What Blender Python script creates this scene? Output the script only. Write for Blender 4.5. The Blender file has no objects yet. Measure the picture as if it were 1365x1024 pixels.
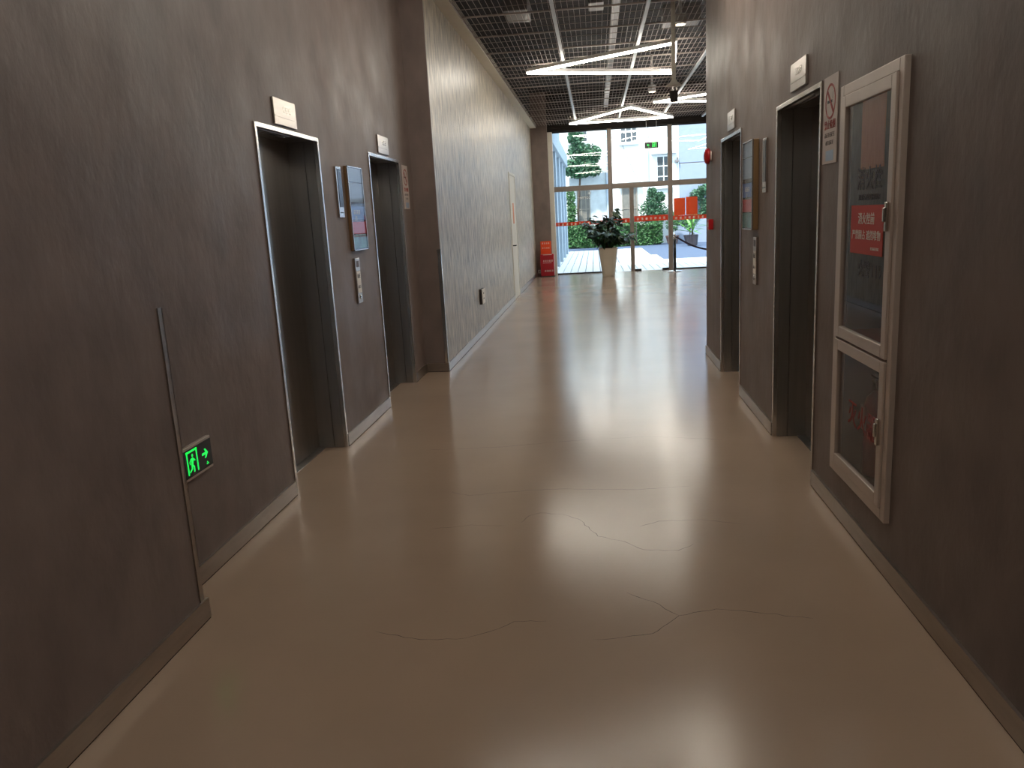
import bpy, bmesh, math, random
from mathutils import Matrix, Vector
random.seed(7)
PI = math.pi
sc = bpy.context.scene
COL = sc.collection

# ---------------------------------------------------------------- camera, sky, sun, exposure
cd = bpy.data.cameras.new('camera'); cam = bpy.data.objects.new('camera', cd); COL.objects.link(cam)
cd.sensor_fit = 'HORIZONTAL'; cd.sensor_width = 36.0; cd.lens = 1044.42 / 1365 * 36
cd.clip_start = 0.05; cd.clip_end = 300
rt = Vector((0.99324, 0.10284, -0.05391)); dn = Vector((-0.03115, -0.21126, -0.97693)); fw = Vector((-0.11186, 0.972, -0.20663))
cam.matrix_world = Matrix(((rt.x, -dn.x, -fw.x, 0), (rt.y, -dn.y, -fw.y, 0), (rt.z, -dn.z, -fw.z, 1.5), (0, 0, 0, 1)))
sc.camera = cam
w = bpy.data.worlds.new('sky'); sc.world = w; w.use_nodes = True
bg = w.node_tree.nodes['Background']; bg.inputs[0].default_value = (0.66, 0.83, 1.0, 1); bg.inputs[1].default_value = 3.4
sl = bpy.data.lights.new('sun', 'SUN'); sl.energy = 8.0; sl.angle = math.radians(3); sl.color = (1, 0.96, 0.88)
sun = bpy.data.objects.new('sun', sl); COL.objects.link(sun); sun.location = (-20, -10, 40)
sun.rotation_euler = Vector((0.35, 0.62, -1.15)).to_track_quat('-Z', 'Y').to_euler()
vs = sc.view_settings
vs.view_transform = 'Standard'; vs.look = 'None'; vs.gamma = 1.0; vs.use_curve_mapping = False; vs.exposure = 0.12
LAMP_HALL = 36.0
LAMP_LOBBY = 34.0

# ---------------------------------------------------------------- materials
MATS = {}
def srgb(r, g, b):
    f = lambda c: ((c / 255 + 0.055) / 1.055) ** 2.4 if c > 10 else c / 255 / 12.92
    return (f(r), f(g), f(b), 1)
def mat(name, rgb, rough=0.5, metal=0.0, var=0.0, vscale=6.0, stretch=(1, 1, 1), bump=0.0, bscale=40.0, bstretch=None, spec=0.5, coat=0.0, emit=0.0, trans=False, bdist=0.01, rvar=0.0):
    m = bpy.data.materials.new(name); m.use_nodes = True; MATS[name] = m
    nt = m.node_tree; N = nt.nodes; L = nt.links; p = N['Principled BSDF']
    c = srgb(*rgb)
    p.inputs['Base Color'].default_value = c; p.inputs['Roughness'].default_value = rough; p.inputs['Metallic'].default_value = metal
    p.inputs['Specular IOR Level'].default_value = spec; p.inputs['Coat Weight'].default_value = coat; p.inputs['Coat Roughness'].default_value = 0.1
    tc = N.new('ShaderNodeTexCoord')
    def noise(scale, st, det=4.0):
        mp = N.new('ShaderNodeMapping'); mp.inputs['Scale'].default_value = st; L.new(tc.outputs['Object'], mp.inputs[0])
        n = N.new('ShaderNodeTexNoise'); n.inputs['Scale'].default_value = scale; n.inputs['Detail'].default_value = det; L.new(mp.outputs[0], n.inputs[0])
        return n
    v = max(var, 0.03)
    n = noise(vscale, stretch)
    r = N.new('ShaderNodeValToRGB'); r.color_ramp.elements[0].position = 0.3; r.color_ramp.elements[1].position = 0.7
    r.color_ramp.elements[0].color = tuple(x * (1 - v) for x in c[:3]) + (1,); r.color_ramp.elements[1].color = tuple(min(1, x * (1 + v)) for x in c[:3]) + (1,)
    L.new(n.outputs[0], r.inputs[0]); L.new(r.outputs[0], p.inputs['Base Color'])
    if rvar:
        mr = N.new('ShaderNodeMapRange'); mr.inputs['To Min'].default_value = max(0.02, rough - rvar); mr.inputs['To Max'].default_value = rough + rvar
        mr.inputs['From Min'].default_value = 0.3; mr.inputs['From Max'].default_value = 0.7
        n3 = noise(vscale * 0.6, (1, 1, 1)); L.new(n3.outputs[0], mr.inputs['Value']); L.new(mr.outputs[0], p.inputs['Roughness'])
    if bump:
        n2 = noise(bscale, bstretch or stretch, 5.0); b = N.new('ShaderNodeBump'); b.inputs['Strength'].default_value = bump; b.inputs['Distance'].default_value = bdist
        L.new(n2.outputs[0], b.inputs['Height']); L.new(b.outputs[0], p.inputs['Normal'])
    if emit:
        p.inputs['Emission Color'].default_value = c; p.inputs['Emission Strength'].default_value = emit
    return m
def glass(name, tint=(1, 1, 1), refl=1.0, rough=0.0):
    m = bpy.data.materials.new(name); m.use_nodes = True; MATS[name] = m
    nt = m.node_tree; N = nt.nodes; L = nt.links; N.remove(N['Principled BSDF']); o = N['Material Output']
    t = N.new('ShaderNodeBsdfTransparent'); t.inputs[0].default_value = (*tint, 1)
    g = N.new('ShaderNodeBsdfGlossy'); g.inputs['Roughness'].default_value = rough
    f = N.new('ShaderNodeFresnel'); f.inputs[0].default_value = 1.45
    k = N.new('ShaderNodeMath'); k.operation = 'MULTIPLY'; k.inputs[1].default_value = refl; k.use_clamp = True
    ge = N.new('ShaderNodeNewGeometry'); fb = N.new('ShaderNodeMath'); fb.operation = 'SUBTRACT'; fb.inputs[0].default_value = 1.0; L.new(ge.outputs['Backfacing'], fb.inputs[1])
    k2 = N.new('ShaderNodeMath'); k2.operation = 'MULTIPLY'; L.new(k.outputs[0], k2.inputs[0]); L.new(fb.outputs[0], k2.inputs[1])   # reflect at the outer face only, as a thin pane does
    x = N.new('ShaderNodeMixShader'); L.new(f.outputs[0], k.inputs[0]); L.new(k2.outputs[0], x.inputs[0]); L.new(t.outputs[0], x.inputs[1]); L.new(g.outputs[0], x.inputs[2]); L.new(x.outputs[0], o.inputs[0])
    return m
mat('plaster', (124, 110, 104), 0.52, var=0.16, vscale=4.5, stretch=(1, 1, 0.7), bump=0.3, bscale=20, bstretch=(1, 1, 0.6), spec=0.45, bdist=0.008, rvar=0.08)
mat('plaster_brushed', (172, 162, 143), 0.4, var=0.5, vscale=17, stretch=(1, 1, 0.25), bump=0.9, bscale=17, bstretch=(1, 1, 0.25), spec=0.5, bdist=0.012, rvar=0.06)
mat('floor_paint', (172, 149, 129), 0.185, var=0.07, vscale=1.1, bump=0.08, bscale=95, spec=0.45, bdist=0.0025)
mat('crack', (52, 40, 33), 0.8)
mat('white_paint', (222, 218, 206), 0.6, var=0.03)
mat('dark_deck', (36, 29, 27), 0.8, var=0.3, vscale=3, bump=0.5, bscale=9, bstretch=(0.1, 3, 1), bdist=0.05)
mat('duct', (126, 122, 120), 0.5, metal=0.6, var=0.12, vscale=5)
mat('mesh_wire', (176, 164, 156), 0.45, metal=0.3)
mat('rail', (206, 214, 220), 0.4)
mat('steel', (172, 170, 167), 0.28, metal=1.0, var=0.06, vscale=4, stretch=(8, 8, 0.4), bump=0.05, bscale=160, bstretch=(1, 1, 0.03), bdist=0.002)
mat('chrome', (205, 200, 194), 0.2, metal=1.0, var=0.04)
mat('base_steel', (178, 170, 162), 0.3, metal=1.0, var=0.08, vscale=5, stretch=(1, 1, 6))
mat('aluminium', (204, 190, 179), 0.38, metal=0.4, var=0.05, vscale=8)
mat('facade_frame', (132, 120, 110), 0.5, var=0.05)
mat('black_rubber', (22, 20, 20), 0.7)
mat('black_gloss', (16, 16, 18), 0.15)
mat('led', (255, 247, 232), 0.5, emit=LAMP_HALL)
mat('led_fill', (255, 246, 232), 0.5, emit=LAMP_LOBBY * .8)
mat('led_lobby', (255, 246, 232), 0.5, emit=LAMP_LOBBY)
mat('lamp_body', (225, 225, 225), 0.5)
mat('spot_face', (255, 236, 200), 0.4, emit=4.0)
mat('white_plastic', (226, 226, 220), 0.4)
mat('cream_pot', (206, 198, 182), 0.45, var=0.03)
mat('soil', (40, 30, 24), 0.9, var=0.3, vscale=30)
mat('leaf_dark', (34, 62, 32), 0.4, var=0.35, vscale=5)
mat('leaf_hedge', (66, 106, 58), 0.5, var=0.5, vscale=7)
mat('leaf_tree', (62, 100, 70), 0.5, var=0.5, vscale=5)
mat('leaf_palm', (92, 146, 62), 0.45, var=0.3, vscale=5)
mat('bark', (74, 60, 48), 0.85, var=0.3, vscale=12)
mat('red_plastic', (186, 22, 30), 0.35)
mat('red_box', (176, 18, 36), 0.4, var=0.04)
mat('orange_sheet', (244, 84, 26), 0.5)
mat('orange_band', (226, 62, 22), 0.5)
mat('orange_paper', (218, 142, 96), 0.6)
mat('poster_red', (196, 58, 44), 0.5)
mat('print_white', (240, 236, 228), 0.6)
mat('print_red', (160, 62, 56), 0.6)
mat('print_dark', (44, 36, 40), 0.5)
mat('print_faded', (74, 64, 66), 0.5)
mat('print_grey', (120, 112, 112), 0.6)
mat('notice_paper', (206, 192, 184), 0.5, var=0.03)
mat('pale_blue', (150, 172, 196), 0.3)
mat('sheet_blue', (70, 116, 190), 0.3)
mat('reflected_red', (214, 56, 56), 0.3)
mat('reflected_teal', (84, 146, 142), 0.3, var=0.4, vscale=14)
mat('brass', (176, 146, 108), 0.35, metal=0.7)
mat('exit_black', (10, 16, 12), 0.35)
mat('exit_green', (30, 235, 90), 0.5, emit=0.9)
mat('extinguisher', (150, 22, 22), 0.3)
mat('cabinet_red', (150, 36, 32), 0.55)
mat('cabinet_grey', (84, 72, 68), 0.6)
mat('rope', (40, 26, 44), 0.7)
mat('bldg_white', (240, 240, 236), 0.7, var=0.03, vscale=1.0)
mat('bldg_stain', (196, 200, 200), 0.8, var=0.14, vscale=2.5)
mat('bldg_panel', (140, 150, 168), 0.5, var=0.02)  # bluish shade put into the annex colour; garden wall and wing panes share it
mat('wing_shaded', (150, 164, 176), 0.6, var=0.06, vscale=2)  # blue tint puts the wing's shade into its colour
mat('win_frame', (150, 140, 128), 0.5)
mat('win_dark', (74, 78, 80), 0.15, var=0.25, vscale=2)
mat('shutter', (120, 116, 108), 0.5, var=0.1)
mat('asphalt', (74, 88, 112), 0.75, var=0.05, vscale=2)
mat('paver', (236, 234, 228), 0.6, var=0.05)
mat('paver_bed', (104, 108, 116), 0.8)
mat('pot_dark', (56, 50, 54), 0.5)
mat('pot_brown', (96, 66, 58), 0.6)
mat('pipe_grey', (176, 186, 196), 0.5)
glass('clear_glass', (0.96, 0.985, 0.985), 1.7)
glass('cabinet_glass', (0.84, 0.81, 0.81), 0.9, 0.01)
glass('display_glass', (0.95, 0.96, 0.97), 0.7, 0.02)

# ---------------------------------------------------------------- helpers
def BM(): return bmesh.new()
def box(bm, x0, x1, y0, y1, z0, z1):
    v = [bm.verts.new(p) for p in ((x0, y0, z0), (x1, y0, z0), (x1, y1, z0), (x0, y1, z0), (x0, y0, z1), (x1, y0, z1), (x1, y1, z1), (x0, y1, z1))]
    for q in ((3, 2, 1, 0), (4, 5, 6, 7), (0, 1, 5, 4), (1, 2, 6, 5), (2, 3, 7, 6), (3, 0, 4, 7)): bm.faces.new([v[i] for i in q])
    return bm
def bx(*a): return box(BM(), *a)
def prism(bm, pts, y0, y1):
    # polygon in the local x-z plane, from depth y0 (front) to y1
    a = [bm.verts.new((x, y0, z)) for x, z in pts]; b = [bm.verts.new((x, y1, z)) for x, z in pts]
    n = len(pts); bm.faces.new(a); bm.faces.new(b[::-1])
    for i in range(n): bm.faces.new((a[i], b[i], b[(i + 1) % n], a[(i + 1) % n]))
    bmesh.ops.recalc_face_normals(bm, faces=bm.faces); return bm
def lathe(bm, prof, n=20, c=(0, 0, 0), axis='z'):
    rings = []
    for r, h in prof:
        ring = []
        for i in range(n):
            t = 2 * PI * i / n; a, b = r * math.cos(t), r * math.sin(t)
            p = (a, b, h) if axis == 'z' else (a, h, b)
            ring.append(bm.verts.new((p[0] + c[0], p[1] + c[1], p[2] + c[2])))
        rings.append(ring)
    for A, B in zip(rings, rings[1:]):
        for i in range(n): bm.faces.new((A[i], A[(i + 1) % n], B[(i + 1) % n], B[i]))
    bm.faces.new(rings[0][::-1]); bm.faces.new(rings[-1])
    bmesh.ops.recalc_face_normals(bm, faces=bm.faces); return bm
def tube(bm, pts, r, n=8, r1=None):
    pts = [Vector(p) for p in pts]; r1 = r if r1 is None else r1; rings = []
    for k, p in enumerate(pts):
        d = (pts[min(k + 1, len(pts) - 1)] - pts[max(k - 1, 0)]).normalized()
        u = d.cross(Vector((0, 0, 1)))
        if u.length < 1e-3: u = Vector((1, 0, 0))
        u.normalize(); v = d.cross(u); rr = r + (r1 - r) * k / max(1, len(pts) - 1)
        rings.append([bm.verts.new(p + (u * math.cos(2 * PI * i / n) + v * math.sin(2 * PI * i / n)) * rr) for i in range(n)])
    for A, B in zip(rings, rings[1:]):
        for i in range(n): bm.faces.new((A[i], A[(i + 1) % n], B[(i + 1) % n], B[i]))
    bm.faces.new(rings[0][::-1]); bm.faces.new(rings[-1])
    bmesh.ops.recalc_face_normals(bm, faces=bm.faces); return bm
def ob(name, bm, m, parent=None, bevel=0.0, smooth=False):
    if bevel: bmesh.ops.bevel(bm, geom=list(bm.edges), offset=bevel, segments=2, profile=0.5, affect='EDGES', clamp_overlap=True)
    me = bpy.data.meshes.new(name); bm.to_mesh(me); bm.free(); me.materials.append(MATS[m])
    if smooth:
        for f in me.polygons: f.use_smooth = True
    o = bpy.data.objects.new(name, me); COL.objects.link(o)
    if parent: o.parent = parent
    return o
def inst(name, me, parent=None, loc=(0, 0, 0), rot=(0, 0, 0), scale=(1, 1, 1)):
    o = bpy.data.objects.new(name, me); COL.objects.link(o); o.location = loc; o.rotation_euler = rot; o.scale = scale
    if parent: o.parent = parent
    return o
def tag(o, label, cat=None, group=None, kind=None):
    o['label'] = label
    if cat: o['category'] = cat
    if group: o['group'] = group
    if kind: o['kind'] = kind
    return o
def empty(name, loc=(0, 0, 0), rz=0):
    o = bpy.data.objects.new(name, None); COL.objects.link(o); o.location = loc; o.rotation_euler = (0, 0, rz); o.empty_display_size = 0.1; return o
def struct(o, label): o['kind'] = 'structure'; o['label'] = label; return o
def copy_tree(o, parent=None):
    c = o.copy(); COL.objects.link(c); c.parent = parent
    for ch in list(o.children): copy_tree(ch, c)
    return c
LW, RW = PI / 2, -PI / 2        # things on the left / right wall: local x to the viewer's right, -y out of the wall
XL, XN, XH, XR = -1.77, -1.59, -1.54, 1.125
def text(name, s, size, m, parent, x, y, z, sx=1.0, align='CENTER', mirror=False, depth=0.0006):
    c = bpy.data.curves.new(name, 'FONT'); c.body = s; c.size = size; c.align_x = align; c.align_y = 'CENTER'; c.extrude = depth; c.resolution_u = 3
    t = bpy.data.objects.new(name, c); COL.objects.link(t); bpy.context.view_layer.update()
    me = bpy.data.meshes.new_from_object(t.evaluated_get(bpy.context.evaluated_depsgraph_get()))
    bpy.data.objects.remove(t); bpy.data.curves.remove(c)
    k = -sx if mirror else sx
    me.transform(Matrix(((k, 0, 0, 0), (0, 0, -1, 0), (0, 1, 0, 0), (0, 0, 0, 1))))
    if mirror: me.flip_normals()
    me.materials.clear(); me.materials.append(MATS[m]); me.name = name
    o = bpy.data.objects.new(name, me); COL.objects.link(o); o.location = (x, y, z); o.parent = parent; return o
def glyphs(name, n, cw, ch, pitch, m, parent, x, y, z, seed=1):
    # a row of n blocky characters too small to read in the photograph
    rnd = random.Random(seed); bm = BM()
    for i in range(n):
        cx = x + (i - (n - 1) / 2) * pitch; t = cw * 0.16
        for k in range(3):
            zz = z + ch * (0.42 - 0.42 * k) - t / 2; box(bm, cx - cw * rnd.uniform(.35, .5), cx + cw * rnd.uniform(.35, .5), y - 0.001, y, zz, zz + t)
        xx = cx + cw * rnd.uniform(-.2, .2); box(bm, xx - t / 2, xx + t / 2, y - 0.0012, y, z - ch * 0.5, z + ch * 0.5)
        if rnd.random() < .6: xx = cx - cw * .4; box(bm, xx - t / 2, xx + t / 2, y - 0.0014, y, z - ch * 0.5, z + ch * .2)
    o = ob(name, bm, m, parent); o['kind'] = 'stuff'; return o

# ---------------------------------------------------------------- the setting: floor, walls, ceiling
fl = struct(ob('floor', bx(-2.4, 6.6, -3.2, 20.62, -0.15, 0), 'floor_paint'), 'polished beige brown floor with fine cracks')
CR = [[(-0.875, 2.631), (-0.689, 2.574), (-0.523, 2.586), (-0.445, 2.629), (-0.354, 2.707), (-0.226, 2.713)],
      [(-0.056, 2.58), (0.052, 2.597), (0.161, 2.624), (0.22, 2.693), (0.268, 2.755), (0.414, 2.807), (0.562, 2.779), (0.754, 2.735)],
      [(0.079, 2.942), (0.178, 2.867), (0.268, 2.755)],
      [(-1.163, 4.996), (-0.671, 5.028), (-0.109, 5.162), (0.333, 5.198), (0.789, 5.087)],
      [(-0.857, 4.159), (-0.748, 4.094), (-0.438, 4.165), (-0.186, 4.178), (0.187, 4.148), (0.477, 4.195)],
      [(-0.42, 3.691), (-0.385, 3.781), (-0.33, 3.82), (-0.209, 3.795), (-0.131, 3.732), (-0.034, 3.512), (0.088, 3.448), (0.172, 3.354), (0.325, 3.343), (0.403, 3.416)],
      [(-0.874, 3.616), (-0.669, 3.669), (-0.492, 3.654)], [(0.17, 3.626), (0.265, 3.69), (0.474, 3.703), (0.664, 3.64)],
      [(-1.52, 12.4), (-0.722, 12.598), (1.716, 12.751), (6.4, 12.9)]]
for k, c in enumerate(CR):
    pts = [Vector((*c[0], 0))]
    for a, b in zip(c, c[1:]):
        a = Vector((*a, 0)); b = Vector((*b, 0)); n = max(2, int((b - a).length / 0.03)); n = min(n, 40)
        pr = Vector((-(b - a).y, (b - a).x, 0)).normalized()
        for i in range(1, n + 1): pts.append(a.lerp(b, i / n) + (pr * random.uniform(-.006, .006) if i < n else Vector()))
    bm = BM(); wd = 0.0011 if k < 8 else 0.005
    L_ = []
    for i, p in enumerate(pts):
        d = (pts[min(i + 1, len(pts) - 1)] - pts[max(i - 1, 0)]).normalized(); q = Vector((-d.y, d.x, 0)) * wd * (random.uniform(.5, 1.3) if 0 < i < len(pts) - 1 else .2)
        L_.append((bm.verts.new(p + q + Vector((0, 0, .0004))), bm.verts.new(p - q + Vector((0, 0, .0004)))))
    for A, B in zip(L_, L_[1:]): bm.faces.new((A[1], B[1], B[0], A[0]))
    ob('crack' if k < 8 else 'floor_joint', bm, 'crack', fl)

def wall(name, x0, x1, y0, y1, z0, z1, holes, m, label):
    ys = sorted({y0, y1, *[h[0] for h in holes], *[h[1] for h in holes]}); zs = sorted({z0, z1, *[h[2] for h in holes], *[h[3] for h in holes]})
    bm = BM()
    for a, b in zip(ys, ys[1:]):
        for c, d in zip(zs, zs[1:]):
            my, mz = (a + b) / 2, (c + d) / 2
            if not any(h[0] < my < h[1] and h[2] < mz < h[3] for h in holes): box(bm, x0, x1, a, b, c, d)
    bmesh.ops.remove_doubles(bm, verts=bm.verts, dist=1e-5)
    # inner faces between cells
    seen = {}
    for f in bm.faces: seen.setdefault(tuple(sorted(v.index for v in f.verts)), []).append(f)
    bm.verts.index_update(); seen = {}
    for f in bm.faces: seen.setdefault(tuple(sorted(v.index for v in f.verts)), []).append(f)
    bmesh.ops.delete(bm, geom=[f for fs in seen.values() if len(fs) > 1 for f in fs], context='FACES_ONLY')
    return struct(ob(name, bm, m), label)
LE = [(4.15, 5.13), (6.28, 7.28)]; RE = [(4.175, 5.155), (6.34, 7.32)]; EH = 2.075
ZT = 4.5
wall('wall_left_near', -2.3, XN, -3.2, 2.71, 0, ZT, [], 'plaster', 'brown plaster wall standing proud, with a metal corner guard at its edge')
wall('wall_left', -2.3, XL, 2.71, 7.78, 0, ZT, [(a, b, 0, EH) for a, b in LE], 'plaster', 'brown plaster wall around the two elevators with the low exit sign')
wall('wall_left_step', -2.3, XH, 7.78, 7.80, 0, ZT, [], 'plaster', 'narrow brown plaster face of the hall wall corner')
wall('wall_left_hall', -2.3, XH, 7.80, 20.4, 0, ZT, [(14.62, 15.66, 0, 2.33)], 'plaster_brushed', 'brushed plaster wall of the hall with a white door')
wall('wall_right', XR, 1.9, -3.2, 8.31, 0, ZT, [(a, b, 0, EH) for a, b in RE] + [(3.07, 3.81, 0.23, 1.99)], 'plaster', 'brown plaster wall around the two elevators and the hydrant cabinet')
struct(ob('wall_right_return', bx(1.9, 6.6, 8.06, 8.31, 0, ZT), 'plaster'), 'plaster return wall behind the elevators')
struct(ob('wall_right_hall', bx(6.5, 6.8, 8.31, 20.7, 0, ZT), 'plaster'), 'plaster side wall of the hall')
struct(ob('wall_back', bx(-2.3, 1.9, -3.4, -3.2, 0, ZT), 'plaster'), 'plaster wall closing the elevator lobby')
struct(ob('wall_end', bx(-2.3, -1.13, 20.4, 20.7, 0, ZT), 'plaster'), 'brown plaster pier beside the glass front')
struct(ob('wall_front_header', bx(-1.13, 6.8, 20.5, 20.75, 3.56, ZT), 'dark_deck'), 'dark header above the glass front')

ce = struct(ob('ceiling', bx(-2.6, 7.0, -3.4, 20.9, ZT, ZT + .25), 'dark_deck'), 'dark roof deck above a suspended wire mesh ceiling')
ZM = 3.675
ob('ceiling_border', bx(XH + .001, -1.395, 7.78, 20.4, ZM - .01, ZM + .09), 'white_paint', ce)
ob('ceiling_border', bx(XL, -1.395, -3.2, 7.78, ZM - .01, ZM + .09), 'white_paint', ce)
ob('ceiling_border', bx(.63, XR, -3.2, 8.31, ZM - .01, ZM + .09), 'white_paint', ce)
bm = BM(); wr = .0015
for i in range(16): x = i / 16 + .5 / 16; box(bm, x - wr, x + wr, 0, 1, .004, .012)
for i in range(1, 3): box(bm, 0, 1, i / 3 - wr * .7, i / 3 + wr * .7, 0, .006)
box(bm, 0, 1, -.008, .008, -.004, .014); box(bm, 0, .008, 0, 1, -.002, .014); box(bm, .992, 1, 0, 1, -.002, .014)
pm = bpy.data.meshes.new('mesh_panel'); bm.to_mesh(pm); bm.free(); pm.materials.append(MATS['mesh_wire'])
X0, Y0 = -1.39, 9.13 - 12
for j in range(23):
    for i in range(8):
        y = Y0 + j * 1.002; x = X0 + i * 1.01
        if y < 8.3 and i > 1: continue
        if y > 20.3: continue
        inst('mesh_panel', pm, ce, (x, y, ZM), scale=(1, min(1, 20.48 - y), 1))
for i in range(1, 8):
    ob('ceiling_rail', bx(X0 + i * 1.01 - .02, X0 + i * 1.01 + .02, -2.9 if i < 3 else 8.31, 20.2, ZM - .03, ZM - .006), 'rail', ce)
ob('plenum_dark_sheet', bx(XH + .001, XH + .02, 7.78, 20.4, ZM + .09, ZT), 'dark_deck', ce); ob('plenum_dark_sheet', bx(-1.13, 6.5, 20.46, 20.5, ZM + .03, ZT), 'dark_deck', ce)  # dark sheets added to hide the lit plenum walls above the mesh
# services above the mesh
for k, (x0, x1, y0, y1, z0, z1, lb) in enumerate([(.28, .38, 8.4, 19.6, 3.95, 4.05, 'thin grey cable tray running above the mesh ceiling'),
        (-1.15, -.85, 9.3, 9.75, 4.0, 4.2, 'grey metal box above the mesh next to the hall wall border'), (-1.05, -.75, 10.35, 11.0, 4.0, 4.2, 'long grey metal box above the mesh before the first triangular lamp'),
        (.0, .18, 9.9, 10.3, 3.9, 4.2, 'small grey metal box above the mesh beside the cable tray'), (1.0, 1.5, 11.5, 11.9, 3.98, 4.2, 'wide grey metal box above the mesh near the round downlight')]):
    tag(ob('cable_tray' if k == 0 else 'air_box', bx(x0, x1, y0, y1, z0, z1), 'duct', bevel=.01), lb, 'cable tray' if k == 0 else 'air box')

# baseboards
def baseboard(name, segs, label):
    e = struct(empty(name, (0, 0, 0)), label)
    for a in segs:
        ob('board', bx(*a, .006, .088), 'base_steel', e); ob('shadow_gap', bx(a[0] + (.004 if a[1] - a[0] > .02 else .002), a[1] - .002, a[2] + .002, a[3] - .002, 0, .006), 'black_rubber', e)
t = .012
baseboard('baseboard_left_near', [(XN, XN + t, -3.2, 2.735)], 'steel baseboard of the proud wall')
baseboard('baseboard_left', [(XL, XL + t, 2.71, 4.15), (XL, XL + t, 5.13, 6.28), (XL, XL + t, 7.28, 7.768), (XL, XH + t, 7.768, 7.78)], 'steel baseboards between the elevators')
baseboard('baseboard_left_hall', [(XH, XH + t, 7.78, 14.62), (XH, XH + t, 15.66, 20.4)], 'pale steel baseboard along the hall wall')
baseboard('baseboard_right', [(XR - t, XR, -3.2, 4.175), (XR - t, XR, 5.155, 6.34), (XR - t, XR, 7.32, 8.31)], 'steel baseboards below the hydrant cabinet and between the elevators')
bm = BM(); box(bm, XN, XN + .004, 2.686, 2.714, .088, 1.25); box(bm, XN - .03, XN + .004, 2.71, 2.714, .088, 1.25)
struct(ob('trim_1', bm, 'base_steel'), 'brushed metal corner guard on the edge of the proud wall')
bm = BM(); box(bm, XH, XH + .004, 7.776, 7.806, .088, 1.24); box(bm, XH - .03, XH + .004, 7.776, 7.78, .088, 1.24)
struct(ob('trim_2', bm, 'chrome'), 'polished metal corner guard on the hall wall corner')

# ---------------------------------------------------------------- elevators
def elevator(name, loc, rz, wd, label):
    e = struct(empty(name, loc, rz), label); h = EH; hw = wd / 2; T = .026; D = .20
    bm = BM(); box(bm, -hw, -hw + T, -.008, .02, 0, h); box(bm, hw - T, hw, -.008, .02, 0, h); box(bm, -hw + T, hw - T, -.008, .02, h - T, h)
    ob('frame', bm, 'chrome', e, bevel=.002)
    for s in (-1, 1):
        a, b = (s * hw, s * (hw - .018)); a, b = min(a, b), max(a, b)
        ob('jamb_panel', bx(a, b, .02, .088, 0, h - .018), 'steel', e); ob('jamb_panel', bx(a, b, .092, D + .03, 0, h - .018), 'steel', e)
    ob('lintel', bx(-hw, hw, .02, D + .03, h - .018, h), 'steel', e)
    for yy in (.045, .075): ob('lintel_glint', bx(-hw + .02, hw - .35, yy, yy + .012, h - .026, h - .018), 'chrome', e)  # bright strips stand in for reflections along the lintel seam
    ob('door_panel', bx(-hw + .018, -.0015, D, D + .03, .008, h - .018), 'steel', e); ob('door_panel', bx(.0015, hw - .018, D, D + .03, .008, h - .018), 'steel', e)
    ob('sill', bx(-hw + .018, hw - .018, D - .05, D + .03, 0, .004), 'steel', e)
    ob('light_stop', bx(-hw, hw, D + .032, D + .06, 0, h), 'black_rubber', e)  # unseen plate added behind the doors to block outside light
    return e
elevator('door_1', (XL, sum(LE[0]) / 2, 0), LW, LE[0][1] - LE[0][0], 'stainless steel elevator door nearest the low green exit sign')
elevator('door_2', (XL, sum(LE[1]) / 2, 0), LW, LE[1][1] - LE[1][0], 'stainless steel elevator door next to the projecting hall wall corner')
elevator('door_3', (XR, sum(RE[0]) / 2, 0), RW, RE[0][1] - RE[0][0], 'stainless steel elevator door next to the hydrant cabinet')
elevator('door_4', (XR, sum(RE[1]) / 2, 0), RW, RE[1][1] - RE[1][0], 'stainless steel elevator door next to the red alarm sounder')

def plate(loc, rz, label, wd=.33, ht=.145):
    e = tag(empty('floor_plate', loc, rz), label, 'sign')
    ob('panel', bx(-wd / 2, wd / 2, -.012, 0, 0, ht), 'base_steel', e, bevel=.002)
    ob('raised_band', bx(-wd / 2 + .004, wd / 2 - .004, -.0145, -.012, ht * .3, ht * .34), 'base_steel', e)
    glyphs('engraving', 3, .03, .035, .045, 'chrome', e, .02, -.013, ht * .62, 4); return e
plate((XL, 4.595, 2.09), LW, 'small mirror metal plate above the elevator nearest the low exit sign')
plate((XL, 6.75, 2.09), LW, 'small mirror metal plate above the elevator next to the hall wall corner')
plate((XR, 4.63, 2.105), RW, 'small metal plate above the elevator next to the hydrant cabinet')
plate((XR, 6.78, 2.105), RW, 'small metal plate above the elevator next to the alarm sounder')

def display(loc, rz, wd, ht, label, d):
    e = tag(empty('display_box', loc, rz), label, 'display'); hw = wd / 2
    ob('case', bx(-hw, hw, -d, 0, 0, ht), 'brass', e, bevel=.003)
    ob('screen', bx(-hw + .008, hw - .008, -d - .002, -d, .006, ht - .006), 'black_gloss', e)
    spec = [('pale_blue', .82, .985), ('pale_blue', .58, .81), ('sheet_blue', .37, .53), ('reflected_red', .2, .345), ('reflected_teal', .02, .19)]  # pale, red and teal bands paint the glass front's reflection; blue is an advert
    for m, a, b in spec: s = ob('advert_reflection_sheet', bx(-hw + .014, hw - .014, -d - .003, -d - .002, a * ht, b * ht), m, e)
    glyphs('sheet_lettering', 4, .03, .03, .042, 'print_white', e, -.02, -d - .003, .46 * ht, 5)
    glyphs('sheet_lettering', 2, .02, .03, .03, 'print_white', e, -.05, -d - .003, .39 * ht, 6)
    ob('glass_cover', bx(-hw + .004, hw - .004, -d - .009, -d - .005, .004, ht - .004), 'display_glass', e)
    bm = BM(); box(bm, -hw, -hw + .008, -d - .01, -d, 0, ht); box(bm, hw - .008, hw, -d - .01, -d, 0, ht); box(bm, -hw, hw, -d - .01, -d, 0, .006); box(bm, -hw, hw, -d - .01, -d, ht - .006, ht)
    ob('frame', bm, 'chrome', e); return e
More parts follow.
